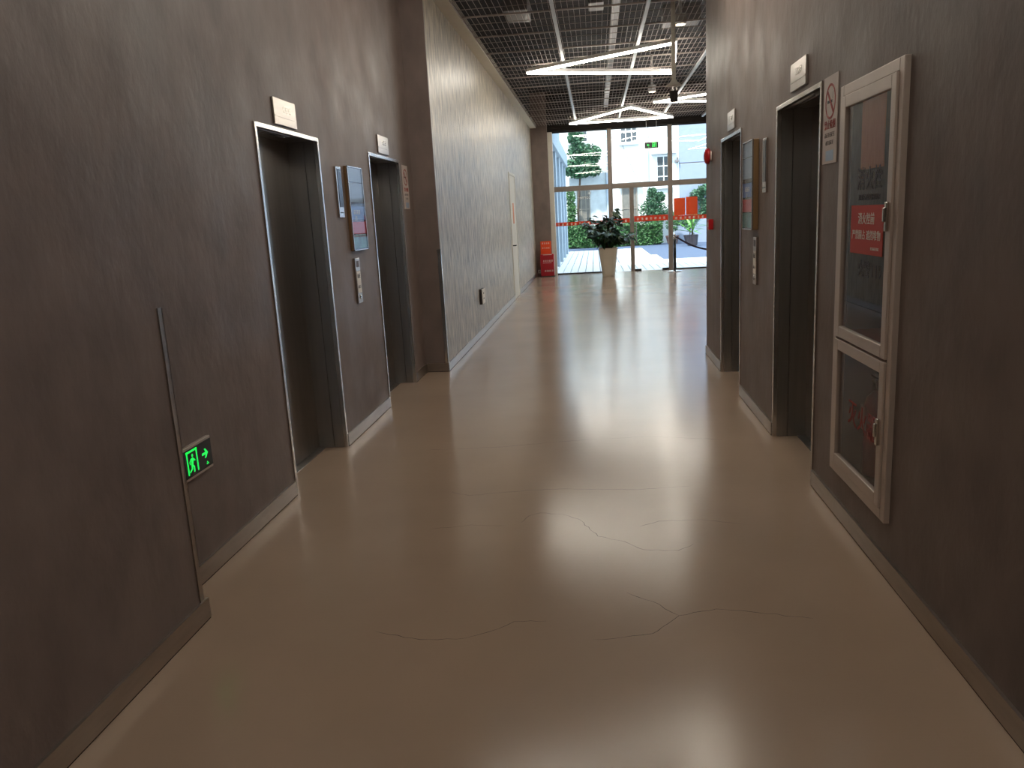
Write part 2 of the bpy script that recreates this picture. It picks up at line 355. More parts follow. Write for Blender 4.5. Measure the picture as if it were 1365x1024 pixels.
display((XL, 5.80, 1.33), LW, .36, .60, 'framed advertising display with a blue sheet and painted reflections between the elevators on the exit sign side', .02)
display((XR, 5.88, 1.33), RW, .36, .61, 'framed advertising display between the elevators on the hydrant cabinet side', .036)
def lantern(loc, rz, label):
    e = tag(empty('hall_indicator', loc, rz), label, 'indicator')
    ob('plate', bx(-.055, .055, -.014, 0, 0, .345), 'chrome', e, bevel=.002)
    ob('dark_screen', bx(-.03, .05, -.0165, -.014, .07, .33), 'black_gloss', e)
    ob('speaker_slot', bx(-.035, .035, -.016, -.014, .03, .036), 'black_rubber', e); return e
lantern((XL, 5.46, 1.57), LW, 'narrow dark indicator panel beside the blue and red advertising display')
lantern((XR, 5.46, 1.575), RW, 'narrow indicator panel beside the display on the hydrant cabinet side')
def callpanel(loc, rz, label):
    e = tag(empty('call_station', loc, rz), label, 'call station')
    ob('plate', bx(-.055, .055, -.016, 0, 0, .33), 'base_steel', e, bevel=.002)
    for z in (.045,): ob('call_button', lathe(BM(), [(.016, -.016), (.016, -.021), (.012, -.023)], 16, (0, 0, z), 'y'), 'chrome', e)
    ob('notice_sticker', bx(-.045, .045, -.0175, -.016, .075, .235), 'print_white', e)
    glyphs('sticker_print', 2, .03, .03, .034, 'print_dark', e, 0, -.0175, .20, 7); glyphs('sticker_print', 3, .018, .02, .024, 'print_grey', e, 0, -.0175, .12, 8)
    ob('floor_readout', bx(-.03, .03, -.0175, -.016, .265, .31), 'print_grey', e); return e
callpanel((XL, 5.70, .945), LW, 'steel call button panel below the blue and red advertising display')
callpanel((XR, 5.74, .95), RW, 'steel call button panel below the display on the hydrant cabinet side')

def nosmoke(loc, rz, wd, ht, label):
    e = tag(empty('no_smoking_notice', loc, rz), label, 'notice')
    ob('sheet', bx(-wd / 2, wd / 2, -.004, 0, 0, ht), 'notice_paper', e)
    r = wd * .36; cz = ht - wd * .52; bm = BM(); n = 28
    for i in range(n):
        a, b = 2 * PI * i / n, 2 * PI * (i + 1) / n
        q = [(r * math.cos(a), r * math.sin(a)), (r * math.cos(b), r * math.sin(b)), (r * .86 * math.cos(b), r * .86 * math.sin(b)), (r * .86 * math.cos(a), r * .86 * math.sin(a))]
        prism(bm, [(x, cz + z) for x, z in q], -.005, -.004)
    c = math.sqrt(.5); k = r * .9; t_ = r * .07
    prism(bm, [(-k * c - t_, cz + k * c - t_), (-k * c + t_, cz + k * c + t_), (k * c + t_, cz - k * c + t_), (k * c - t_, cz - k * c - t_)], -.0052, -.004)
    ob('ban_ring', bm, 'print_red', e)
    bm = BM(); box(bm, -r * .6, r * .35, -.0048, -.004, cz - r * .08, cz + r * .08)
    for i in range(4): box(bm, r * (.4 + .05 * i), r * (.43 + .05 * i), -.0048, -.004, cz + r * (.15 + .1 * i), cz + r * (.22 + .1 * i))
    ob('cigarette_print', bm, 'print_dark', e)
    text('lettering', '禁止吸烟', wd * .2, 'print_red', e, 0, -.0046, ht * .44)
    glyphs('small_print', 6, wd * .09, wd * .09, wd * .12, 'print_grey', e, 0, -.004, ht * .33, 9)
    glyphs('small_print', 5, wd * .08, wd * .08, wd * .11, 'print_grey', e, 0, -.004, ht * .24, 10)
    ob('pale_sticker', bx(-wd * .25, wd * .3, -.0046, -.004, ht * .03, ht * .15), 'pale_blue', e); return e
nosmoke((XL, 7.49, 1.64), LW, .21, .40, 'no smoking notice sheet beside the elevator next to the hall wall corner')
nosmoke((XR, 4.03, 1.675), RW, .225, .40, 'no smoking notice sheet between the hydrant cabinet and its elevator')

# exit sign with running figure, low on the wall
def runner(bm, cx, cz, s, y):
    P = lambda pts: prism(bm, [(cx + x * s, cz + z * s) for x, z in pts], y - .001, y)
    P([(.04 + .08 * math.cos(2 * PI * i / 10), .40 + .08 * math.sin(2 * PI * i / 10)) for i in range(10)])
    P([(-.14, .27), (.08, .29), (.12, .2), (.02, -.06), (-.14, -.04), (-.08, .18)])
    P([(.05, .27), (.28, .13), (.25, .06), (.05, .17)]); P([(-.14, .27), (-.30, .12), (-.27, -.02), (-.20, 0), (-.21, .1), (-.08, .2)])
    P([(-.02, -.04), (.16, -.2), (.12, -.46), (.03, -.46), (.05, -.22), (-.12, -.06)]); P([(-.14, -.04), (-.16, -.24), (-.36, -.34), (-.33, -.42), (-.06, -.28), (-.02, -.04)])
def exit_sign(e, wd, ht, d, flip=1):
    ob('housing', bx(-wd / 2, wd / 2, -d, 0, 0, ht), 'aluminium', e, bevel=.002)
    ob('face', bx(-wd / 2 + .004, wd / 2 - .004, -d - .002, -d, .012, ht - .012), 'exit_black', e)
    s = ht * .74; y = -d - .002; cx = -wd * .2 * flip; cz = ht / 2; bm = BM(); q = .42 * s
    for a in ((-q, -q * .8, -.45, .5), (q * .8, q, -.45, .5)): box(bm, cx + a[0], cx + a[1], y - .001, y, cz + a[2] * s, cz + a[3] * s)
    box(bm, cx - q, cx + q, y - .001, y, cz + .42 * s, cz + .5 * s); ob('lit_doorway', bm, 'exit_green', e)
    bm = BM(); runner(bm, cx, cz - .05 * s, s * .8, y); ob('lit_runner', bm, 'exit_green', e); bm = BM()
    ax = wd * .24 * flip; f = flip
    pts = [(-.3, .06), (.08, .06), (-.06, .24), (.08, .24), (.30, 0), (.08, -.24), (-.06, -.24), (.08, -.06), (-.3, -.06)]
    prism(bm, [(ax + f * x * s * .8, cz + .05 * s + z * s * .8) for x, z in (pts if f > 0 else pts[::-1])], y - .001, y); ob('lit_arrow', bm, 'exit_green', e); bm = BM()
    for i in range(2): box(bm, ax + (.05 + i * .1) * s, ax + (.11 + i * .1) * s, y - .001, y, cz - .44 * s, cz - .38 * s)
    box(bm, ax + .09 * s, ax + .14 * s, y - .001, y, cz - .36 * s, cz - .32 * s)
    ob('lit_mark', bm, 'exit_green', e)['kind'] = 'stuff'
e = tag(empty('exit_sign', (XL, 3.11, .478), LW), 'green lit exit sign with running figure low on the wall', 'exit sign'); exit_sign(e, .25, .145, .018)
e = tag(empty('exit_sign', (1.405, 19.9, 2.965)), 'green lit exit sign hanging before the glass front', 'exit sign'); exit_sign(e, .33, .15, .02, -1)
for x in (-.12, .12): ob('hanging_rod', lathe(BM(), [(.003, .15), (.003, ZM - 2.97)], 6, (x, -.01, 0)), 'lamp_body', e)

# ---------------------------------------------------------------- hydrant cabinet in the wall
cw, chh = .74, 1.76
e = tag(empty('hydrant_cabinet', (XR, 3.44, .23), RW), 'tall aluminium framed fire hydrant cabinet with two glass doors set in the wall', 'cabinet')
hw = cw / 2; F = .045
bm = BM(); box(bm, -hw, -hw + F, -.022, .02, 0, chh); box(bm, hw - F, hw, -.022, .02, 0, chh); box(bm, -hw + F, hw - F, -.022, .02, 0, F); box(bm, -hw + F, hw - F, -.022, .02, chh - F, chh)
ob('outer_frame', bm, 'aluminium', e, bevel=.003)
bm = BM(); box(bm, -hw, hw, .24, .26, 0, chh); box(bm, -hw, -hw + .01, .02, .24, 0, chh); box(bm, hw - .01, hw, .02, .24, 0, chh); box(bm, -hw, hw, .02, .24, 0, .01); box(bm, -hw, hw, .02, .24, chh - .01, chh)
ob('inner_box', bm, 'cabinet_grey', e)
ob('shelf', bx(-hw + .01, hw - .01, .03, .24, .655, .675), 'cabinet_red', e); ob('lower_lining', bx(-hw + .01, hw - .01, .225, .24, .01, .655), 'cabinet_red', e)
def cdoor(z0, z1, hz):
    d = BM(); a, b = -hw + F + .003, hw - F - .003; f = .05
    box(d, a, a + f, -.03, -.006, z0, z1); box(d, b - f, b, -.03, -.006, z0, z1); box(d, a + f, b - f, -.03, -.006, z0, z0 + f); box(d, a + f, b - f, -.03, -.006, z1 - f, z1)
    dd = ob('door_leaf', d, 'aluminium', e, bevel=.003)
    ob('pane', bx(a + f - .004, b - f + .004, -.018, -.013, z0 + f - .004, z1 - f + .004), 'cabinet_glass', dd)
    h = BM(); box(h, b - f + .014, b - f + .034, -.042, -.03, hz - .055, hz + .055); box(h, b - f + .016, b - f + .032, -.05, -.042, hz - .02, hz + .035)
    ob('handle', h, 'chrome', dd, bevel=.003); return a + f, b - f
p0, p1 = cdoor(F + .003, .645, .36); cdoor(.655, chh - F - .003, 1.2)
yt = -.0185
text('pane_lettering', '消火栓', .10, 'print_faded', e, .04, yt, 1.345); text('pane_lettering', 'XIAO HUO SHUAN', .033, 'print_faded', e, .04, yt, 1.275, sx=.9)
text('pane_lettering', '火警', .075, 'print_faded', e, .01, yt, .98)
for k, ch in enumerate('119'): text('pane_lettering', ch, .075, 'print_faded', e, .115 + .042 * k, yt, .98)
text('pane_lettering', '灭火器', .125, 'print_red', e, .06, yt, .335)
c = ob('orange_notice', bx(-.135, .135, 0, .003, 0, .32), 'orange_paper'); c.rotation_euler = (0, 0, RW)
c.location = (XR - .005, 3.425, 1.62); tag(c, 'faded orange paper notice behind the upper cabinet glass', 'notice')
e2 = tag(empty('hydrant_poster', (XR - .019, 3.415, 1.275), RW), 'red poster with white characters stuck on the cabinet glass', 'poster')
ob('sheet', bx(-.195, .195, -.0015, 0, 0, .2), 'poster_red', e2)
text('lettering', '消火栓前', .05, 'print_white', e2, .0, -.0022, .142); text('lettering', '严禁圈占 遮挡堆物', .042, 'print_white', e2, .0, -.0022, .076)
glyphs('small_print', 7, .011, .011, .014, 'print_white', e2, .11, -.0015, .026, 12)
# fire extinguishers standing inside the lower compartment
def extinguisher(y, label):
    e = tag(empty('fire_extinguisher', (XR + .14, y, .245)), label, 'extinguisher')
    ob('cylinder', lathe(BM(), [(.062, 0), (.066, .01), (.066, .33), (.055, .37), (.03, .395), (.022, .40)], 20), 'extinguisher', e, smooth=True)
    ob('valve', lathe(BM(), [(.018, .40), (.02, .43), (.014, .45)], 12), 'chrome', e)
    bm = BM(); box(bm, -.012, .012, -.01, .09, .45, .458); box(bm, -.012, .012, -.01, .08, .428, .436); ob('lever', bm, 'black_rubber', e)
    ob('hose', tube(BM(), [(0, .02, .425), (.0, .07, .42), (0, .085, .36), (0, .08, .12)], .009), 'black_rubber', e)
    ob('tag', bx(-.075, -.068, -.03, .03, .22, .33), 'notice_paper', e)
extinguisher(3.63, 'red fire extinguisher with paper tag behind the lower cabinet glass')

# alarm devices
e = tag(empty('alarm_sounder', (XR, 7.96, 1.98), RW), 'round red fire alarm sounder high on the wall end', 'alarm')
ob('base', lathe(BM(), [(.05, 0), (.05, -.02)], 24, axis='y'), 'white_plastic', e); ob('bell_dome', lathe(BM(), [(.075, -.02), (.077, -.035), (.066, -.055), (.03, -.068), (.004, -.07)], 24, axis='y'), 'red_plastic', e, smooth=True)
e = tag(empty('call_point', (XR, 7.87, 1.29), RW), 'small red fire alarm call point below the sounder', 'call point')
ob('case', bx(-.047, .047, -.045, 0, 0, .1), 'red_plastic', e, bevel=.006); ob('press_glass', bx(-.03, .03, -.047, -.045, .025, .07), 'print_white', e)

# white service door in the hall wall, socket
e = struct(empty('door_5', (XH, 15.14, 0), LW), 'white door in the hall wall'); hw = .52
bm = BM(); box(bm, -hw, -hw + .05, -.012, .1, 0, 2.33); box(bm, hw - .05, hw, -.012, .1, 0, 2.33); box(bm, -hw + .05, hw - .05, -.012, .1, 2.28, 2.33); ob('frame', bm, 'white_paint', e)
lf = ob('leaf', bx(-hw + .053, hw - .053, -.004, .04, .006, 2.277), 'white_paint', e)
bm = BM(); tube(bm, [(-.38, -.004, 1.0), (-.38, -.055, 1.0), (-.26, -.055, 1.0)], .011, 10); ob('handle', bm, 'black_rubber', lf)
ob('notice', bx(-.1, .12, -.006, -.004, 1.4, 1.78), 'orange_paper', lf); ob('back_plate', bx(-hw, hw, .1, .12, 0, 2.33), 'black_rubber', e)
e = tag(empty('wall_socket', (XH, 10.34, .41), LW), 'white box socket low on the hall wall', 'socket')
ob('case', bx(-.13, .13, -.032, 0, 0, .2), 'pot_dark', e, bevel=.004); ob('face', bx(-.125, .125, -.038, -.032, .005, .195), 'print_white', e)
for z in (.06, .13): ob('outlet', bx(-.02, .02, -.04, -.038, z, z + .02), 'black_rubber', e)
e = tag(empty('wall_socket', (-1.46, 20.4, .07)), 'tiny white socket at the foot of the pier beside the red stand', 'socket'); ob('case', bx(-.045, .045, -.02, 0, 0, .09), 'white_plastic', e, bevel=.004); ob('outlet', bx(-.012, .012, -.022, -.02, .03, .06), 'black_rubber', e)

# ---------------------------------------------------------------- triangle lamps
ZL = 3.58
def lamp(pts, m, label):
    c = Vector((sum(p[0] for p in pts) / 3, sum(p[1] for p in pts) / 3, ZL)); e = tag(empty('triangle_lamp', c), label, 'ceiling lamp')
    P = [Vector((p[0], p[1], ZL)) - c for p in pts]
    for a, b in zip(P, P[1:] + P[:1]):
        d = (b - a); L_ = d.length; ang = math.atan2(d.y, d.x); mid = (a + b) / 2
        h = ob('housing', bx(-L_ / 2, L_ / 2, -.017, .017, .008, .055), 'lamp_body', e); h.location = mid; h.rotation_euler = (0, 0, ang)
        g = ob('diffuser', bx(-L_ / 2, L_ / 2, -.017, .017, -.018, .008), m, e); g.location = mid; g.rotation_euler = (0, 0, ang)
    for p in P: r = ob('suspension', lathe(BM(), [(.004, .05), (.004, .064)], 6), 'lamp_body', e); r.location = p * .97
lamp([(-.92, 12.19), (1.09, 10.85), (1.29, 13.14)], 'led', 'triangular linear lamp under the mesh ceiling behind the pole with the dark cylinder')
lamp([(-.51, 19.16), (.80, 16.95), (1.84, 19.21)], 'led', 'triangular linear lamp hanging before the glass front')
lamp([(1.22, 16.4), (3.35, 14.95), (3.5, 17.2)], 'led', 'triangular linear lamp in the wide part of the hall')
lamp([(-1.1, 5.9), (.98, 7.0), (.8, 4.65)], 'led_lobby', 'triangular linear lamp above the elevator lobby between the elevators')
lamp([(-.95, -.6), (.5, 1.1), (.95, -1.1)], 'led_fill', 'unseen triangular lamp added to brighten the elevator lobby near the proud wall')  # unseen lamp added overhead to brighten the near lobby
lamp([(3.4, 11.6), (5.3, 12.4), (3.8, 13.7)], 'led', 'triangular linear lamp in the hall corner behind the elevators')
# pendant device on a pole, downlights
e = tag(empty('ceiling_pendant', (.93, 9.5, 2.69)), 'dark cylinder device hanging on a long white ceiling pole', 'pendant')
ob('pole', lathe(BM(), [(.024, .2), (.024, ZT - 2.69)], 14), 'white_paint', e, smooth=False)
ob('cup', lathe(BM(), [(.03, .235), (.045, .21), (.088, .18), (.09, .172), (.03, .168)], 22), 'white_paint', e, smooth=False)
for i in range(3):
    a = i * 2 * PI / 3; ob('bracket', bx(-.008, .008, -.004, .004, .11, .17), 'chrome', e).location = (.03 * math.cos(a), .03 * math.sin(a), 0)
ob('cylinder', lathe(BM(), [(.04, 0), (.046, .008), (.046, .1), (.052, .105), (.052, .118), (.03, .12)], 22), 'black_rubber', e)
for k, (x, y) in enumerate(((1.16, 10.9), (1.2, 16.6), (2.6, 12.4))):
    e = tag(empty('downlight', (x, y, 3.8)), ['small round downlight above the mesh behind the pendant pole', 'small round downlight above the mesh near the hall end lamps', 'small round downlight above the mesh in the wide part of the hall'][k], 'downlight')
    ob('can', lathe(BM(), [(.075, 0), (.075, .12), (.02, .13), (.02, .7)], 18), 'lamp_body', e); ob('lit_face', lathe(BM(), [(.06, -.006), (.06, 0)], 18), 'spot_face', e)

# ---------------------------------------------------------------- glass front
YF = 20.6
wf = struct(empty('window_1', (0, YF, 0)), 'glass front of the hall with grey metal mullions')
def bar(n, a, m='facade_frame', p=wf): return ob(n, bx(*a), m, p, bevel=.004)
bar('side_frame', (-1.13, -1.01, -.06, .06, 0, 3.56), 'white_paint')
MX = [.41, 1.9, 3.4, 4.95]
for x in MX: bar('mullion', (x - .055, x + .055, -.06, .06, 0 if x != .41 else 0, 3.56))
xs = [-1.01] + MX + [6.5]
for a, b in zip(xs, xs[1:]):
    a2 = a + (.055 if a > -1 else 0); b2 = b - (.055 if b < 6.4 else 0)
    bar('transom', (a2, b2, -.05, .05, 2.09, 2.22)); bar('head_rail', (a2, b2, -.05, .05, 3.53, 3.56), 'black_rubber')
    ob('pane', bx(a2, b2, -.006, .006, 2.22, 3.53), 'clear_glass', wf)
    if not (a == .41):
        ob('pane', bx(a2, b2, -.006, .006, .03, 2.09), 'clear_glass', wf); bar('sill', (a2, b2, -.03, .03, 0, .03), 'black_rubber')
d5 = struct(empty('door_6', (0, YF, 0)), 'frameless glass entrance door with floor closers')
ob('door_stile', bx(.885, .985, -.04, .04, 0, 2.09), 'facade_frame', d5, bevel=.003)
for a, b in ((.465, .885), (.985, 1.845)):
    lf = ob('glass_leaf', bx(a + .003, b - .003, -.006, .006, .012, 2.085), 'clear_glass', d5)
for a in ((.985, 1.15), (1.68, 1.845)): ob('patch_fitting', bx(*a, -.02, .02, .0, .05), 'black_rubber', d5, bevel=.003)
for z in (.95,): ob('pull_handle', tube(BM(), [(1.03, -.06, z - .25), (1.03, -.06, z + .25)], .014, 10), 'chrome', d5)
# orange band on the glass, sheets, mirrored lettering
for k, (a, b, z0, z1) in enumerate(((-1.005, .35, 1.235, 1.325), (.468, .88, 1.235, 1.345), (.99, 1.84, 1.245, 1.385), (1.96, 3.34, 1.235, 1.34), (3.45, 4.9, 1.235, 1.34))):
    e = tag(empty('glass_band', (0, YF - .008, 0)), ['orange warning band on the glass pane next to the pier', 'short orange warning band on the narrow door glass behind the plant', 'thick orange warning band on the glass door leaf', 'orange warning band on the pane below the two square sheets', 'orange warning band on the pane beyond the two square sheets'][k], 'band')
    ob('strip', bx(a, b, -.001, 0, z0, z1), 'orange_band', e); glyphs('lettering', int((b - a) / .11), .055, .05, .11, 'print_white', e, (a + b) / 2, -.001, (z0 + z1) / 2 - .005, 20 + k)
for k, (a, b) in enumerate(((1.985, 2.265), (2.285, 2.57))):
    o = ob('square_sheet', bx(a, b, -.002, 0, 1.345, 1.775 if k == 0 else 1.79), 'orange_sheet'); o.location = (0, YF - .009, 0)
    tag(o, ['plain orange red square sheet stuck to the glass beside the mullion', 'plain orange red square sheet stuck to the glass, the farther one from the mullion'][k], 'sheet')
text('pane_lettering', 'bi', .13, 'print_white', wf, -.12, -.008, 2.03, mirror=True); text('pane_lettering', 'corner', .12, 'print_white', wf, -.26, -.008, 1.92, mirror=True)

# ---------------------------------------------------------------- things near the glass front
def leaf_mesh(name, L_, wdt, m):
    me = bpy.data.meshes.new(name); h = wdt / 2
    v = [(0, 0, 0), (-h * .8, L_ * .35, .012), (h * .8, L_ * .35, .012), (0, L_ * .35, 0), (-h * .6, L_ * .7, .004), (h * .6, L_ * .7, .004), (0, L_ * .7, -.008), (0, L_, -.03)]
    me.from_pydata(v, [], [(0, 3, 1), (0, 2, 3), (1, 3, 6, 4), (3, 2, 5, 6), (4, 6, 7), (6, 5, 7)]); me.materials.append(MATS[m]); return me
e = tag(empty('potted_plant', (.29, 19.35, 0)), 'bushy dark green plant in a tall cream tapered pot', 'potted plant')
bm = BM(); n = 24
def sq(r, k):
    out = []
    for i in range(n):
        a = 2 * PI * i / n; c_, s_ = math.cos(a), math.sin(a); q = (abs(c_) ** k + abs(s_) ** k) ** (-1 / k); out.append((r * q * c_, r * q * s_))
    return out
rings = []
for r, z in ((.14, 0), (.15, .015), (.232, .665), (.236, .68), (.215, .68), (.21, .62)):
    rings.append([bm.verts.new((x, y, z)) for x, y in sq(r, 5)])
for A, B in zip(rings, rings[1:]):
    for i in range(n): bm.faces.new((A[i], A[(i + 1) % n], B[(i + 1) % n], B[i]))
bm.faces.new(rings[0][::-1]); pot = ob('pot', bm, 'cream_pot', e); pot.rotation_euler = (0, 0, .0)
bm = BM(); bm.faces.new([bm.verts.new((x, y, .625)) for x, y in sq(.212, 5)]); ob('soil', bm, 'soil', e)
rnd = random.Random(3); tips = []
for k in range(24):
    a = k * 2.4; el = -.25 + 1.6 * ((k * .618) % 1); r = rnd.uniform(.5, .66)
    c = Vector((.07 * math.cos(a), .07 * math.sin(a), .62)); m1 = Vector((.1 * math.cos(a), .1 * math.sin(a), .86)); tp = Vector((math.cos(a) * math.cos(el) * r, math.sin(a) * math.cos(el) * r, 1.0 + math.sin(el) * r * .95))
    ob('stem', tube(BM(), [c, m1, (m1 + tp) / 2 + Vector((0, 0, .03)), tp], .012, 6, .004), 'bark', e)
    for i in range(10):
        t_ = .05 + .95 * i / 9; tips.append((m1.lerp(tp, t_) + Vector((rnd.uniform(-.06, .06), rnd.uniform(-.06, .06), rnd.uniform(-.05, .04))), a))
for k in range(58):
    v = Vector((rnd.gauss(0, 1), rnd.gauss(0, 1), rnd.gauss(0, 1))).normalized() * rnd.uniform(.25, .95); tips.append((Vector((v.x * .5, v.y * .45, 1.06 + v.z * .38)), math.atan2(v.y, v.x)))
LM = [leaf_mesh('leaf', .26, .15, 'leaf_dark'), leaf_mesh('leaf', .21, .13, 'leaf_dark')]
for k, (p, a) in enumerate(tips): inst('leaf', LM[k % 2], e, p, (rnd.uniform(-.9, .5), rnd.uniform(-.6, .6), a - PI / 2 + rnd.uniform(-1.5, 1.5)))
# stanchions with rope
def stanchion(x, label):
    e = tag(empty('stanchion', (x, 19.8, 0)), label, 'stanchion')
    ob('base', lathe(BM(), [(.185, 0), (.187, .012), (.16, .024), (.05, .04), (.03, .05)], 28), 'chrome', e, smooth=True)
    ob('post', lathe(BM(), [(.034, .045), (.034, .80)], 16), 'black_gloss', e, smooth=True)
    ob('top', lathe(BM(), [(.038, .80), (.042, .82), (.042, .85), (.022, .865), (.034, .885), (.03, .905), (.008, .915)], 18), 'chrome', e, smooth=True); return e
stanchion(1.92, 'black rope stanchion with a chrome base beside the glass front mullion'); stanchion(3.9, 'black rope stanchion at the far end of the dark rope')
pts = [(1.96 + 1.9 * t_, 19.8, .845 - .36 * (1 - (2 * t_ - 1) ** 2)) for t_ in [i / 20 for i in range(21)]]
e = tag(ob('barrier_rope', tube(BM(), pts, .022, 10), 'rope', smooth=True), 'dark rope hanging between the two stanchions', 'rope')
# red stand and orange board
e = tag(empty('red_stand', (-1.235, 20.0, 0)), 'dark red box stand with white characters beside the pier', 'stand')
ob('body', bx(-.17, .17, 0, .2, .02, .565), 'red_box', e, bevel=.006); ob('foot', bx(-.19, .19, -.005, .205, 0, .02), 'black_rubber', e); ob('top_edge', bx(-.1, .12, -.003, 0, .548, .56), 'print_white', e)
glyphs('lettering', 5, .04, .04, .052, 'print_white', e, .02, -.001, .40, 31); ob('underline', bx(-.11, .11, -.001, 0, .345, .352), 'print_white', e); glyphs('lettering', 5, .035, .04, .045, 'print_white', e, .04, -.001, .15, 32)
e = tag(empty('orange_board', (-1.27, 20.25, 0)), 'upright orange board with two rows of white characters behind the red stand', 'board')
ob('panel', bx(-.135, .135, 0, .03, .0, .885), 'orange_sheet', e, bevel=.003); glyphs('lettering', 4, .035, .035, .052, 'print_white', e, 0, 0, .83, 33); glyphs('lettering', 4, .035, .035, .052, 'print_white', e, 0, 0, .715, 34)

# ---------------------------------------------------------------- outside: pavement, driveway, wing, building
pv = struct(ob('pavement', bx(-30, 30, 20.75, 60, -.3, -.045), 'paver_bed'), 'pale stone pavement before the glass front')
pk = {}
for i in range(60):
    x = -1.7 + i * .2; y1 = 33.6 if x < 1.7 else max(25.2, 33.6 - (x - 1.7) * 28)
    k = round(y1, 2)
    if k not in pk:
        bm = bx(.010, .190, 20.76, y1, -.045, -.005); me = bpy.data.meshes.new('plank'); bm.to_mesh(me); bm.free(); me.materials.append(MATS['paver']); pk[k] = me
    inst('paving_strip', pk[k], pv, (x, 0, 0))
dr = struct(ob('driveway', bx(-30, 30, 25.2, 40, -.05, -.02), 'asphalt'), 'blue grey driveway between the pavement and the hedge')
struct(ob('threshold', bx(-1.13, 6.6, 20.62, 20.76, -.15, -.002), 'facade_frame'), 'stone threshold under the glass front')

wg = tag(empty('side_wing', (-1.1, 21, 0)), 'wing of the building outside beside the glass front, bluish shade put into its colour', 'building')
ob('wall', bx(-1.5, -.2, -.25, 11.2, -.04, 6.2), 'wing_shaded', wg)
for k, y in enumerate((.6, 2.9, 5.4, 7.9, 10.4)): ob('pilaster', bx(-.2, 0, y, y + .55, -.04, 3.35), 'wing_shaded', wg, bevel=.01)
ob('beam', bx(-.2, .08, -.2, 11.2, 3.35, 3.8), 'wing_shaded', wg, bevel=.01)
for y in (1.7, 4.1, 6.6, 9.1):
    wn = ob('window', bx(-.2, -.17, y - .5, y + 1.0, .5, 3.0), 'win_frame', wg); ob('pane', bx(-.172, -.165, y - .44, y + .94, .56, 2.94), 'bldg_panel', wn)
ob('parapet', bx(-1.5, 0.02, -.25, 11.25, 6.2, 6.4), 'bldg_white', wg)

bd = tag(empty('building', (0, 38, 0)), 'white rendered building behind the hedge with barred windows', 'building')
ob('wall', bx(-6, 3.9, 0, 6, -.04, 12), 'bldg_white', bd); ob('stained_wall', bx(-.2, .75, -.02, 0, -.04, 3.4), 'bldg_stain', bd)
def bwin(x0, x1, z0, z1, nx, nz, pane='win_dark', sill=True):
    f = BM(); t_ = .05; box(f, x0, x0 + t_, -.06, 0, z0, z1); box(f, x1 - t_, x1, -.06, 0, z0, z1); box(f, x0 + t_, x1 - t_, -.06, 0, z0, z0 + t_); box(f, x0 + t_, x1 - t_, -.06, 0, z1 - t_, z1)
    for i in range(1, nx): x = x0 + (x1 - x0) * i / nx; box(f, x - .02, x + .02, -.05, 0, z0 + t_, z1 - t_)
    for i in range(1, nz): z = z0 + (z1 - z0) * i / nz; box(f, x0 + t_, x1 - t_, -.045, 0, z - .02, z + .02)
    wn = ob('window', f, 'bldg_white' if pane == 'win_dark' else 'win_frame', bd)
    for i in range(nx):
        for j in range(nz): ob('pane', bx(x0 + (x1 - x0) * i / nx + .02, x0 + (x1 - x0) * (i + 1) / nx - .02, -.02, -.005, z0 + (z1 - z0) * j / nz + .02, z0 + (z1 - z0) * (j + 1) / nz - .02), pane, wn)
    if sill: ob('sill', bx(x0 - .06, x1 + .06, -.12, 0, z0 - .08, z0), 'bldg_stain', wn)
bwin(1.25, 2.05, 4.6, 6.2, 3, 3); bwin(2.88, 3.55, 2.55, 3.95, 2, 3); bwin(1.27, 2.0, .7, 2.62, 2, 2, 'shutter'); bwin(-.82, -.2, .8, 2.66, 3, 2, 'shutter'); bwin(-1.1, -.22, 4.75, 6.2, 3, 2)
ob('window_hood', bx(2.65, 3.8, -.25, 0, 4.02, 4.1), 'bldg_stain', bd); ob('window_hood', bx(1.1, 2.15, -.25, 0, 2.72, 2.88), 'bldg_stain', bd); ob('window_hood', bx(-1.15, .35, -.25, 0, 2.75, 3.2), 'bldg_stain', bd)
for x in (2.49, .62): ob('drain_pipe', lathe(BM(), [(.06, 0), (.06, 11.5)], 12, (x, -.08, 0)), 'pipe_grey', bd)
ob('cable', tube(BM(), [(1.35, -.06, 4.55), (1.6, -.06, 3.9), (1.9, -.06, 3.2), (2.05, -.06, 2.95)], .012, 6), 'print_grey', bd)
ob('cable', tube(BM(), [(1.15, -.15, 2.95), (1.5, -.18, 3.02), (1.95, -.15, 2.98), (2.4, -.1, 3.05)], .015, 6), 'print_grey', bd)
cb = ob('security_camera', bx(3.72, 3.9, -.25, -.05, 3.62, 3.70), 'print_grey', bd); ob('camera_bracket', bx(3.82, 3.87, -.12, 0, 3.6, 3.82), 'print_grey', cb)
an = tag(empty('annex', (0, 37.9, 0)), 'annex beside the white building, bluish shade put into its panel colour', 'building')
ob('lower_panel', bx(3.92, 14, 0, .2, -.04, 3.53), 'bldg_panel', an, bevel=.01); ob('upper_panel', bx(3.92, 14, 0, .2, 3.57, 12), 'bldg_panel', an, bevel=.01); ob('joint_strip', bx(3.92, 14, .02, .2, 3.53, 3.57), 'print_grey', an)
lw_ = struct(ob('wall_garden', bx(3.6, 12, 36.95, 37.1, -.04, 1.05), 'bldg_panel'), 'low grey garden wall behind the pot plants')

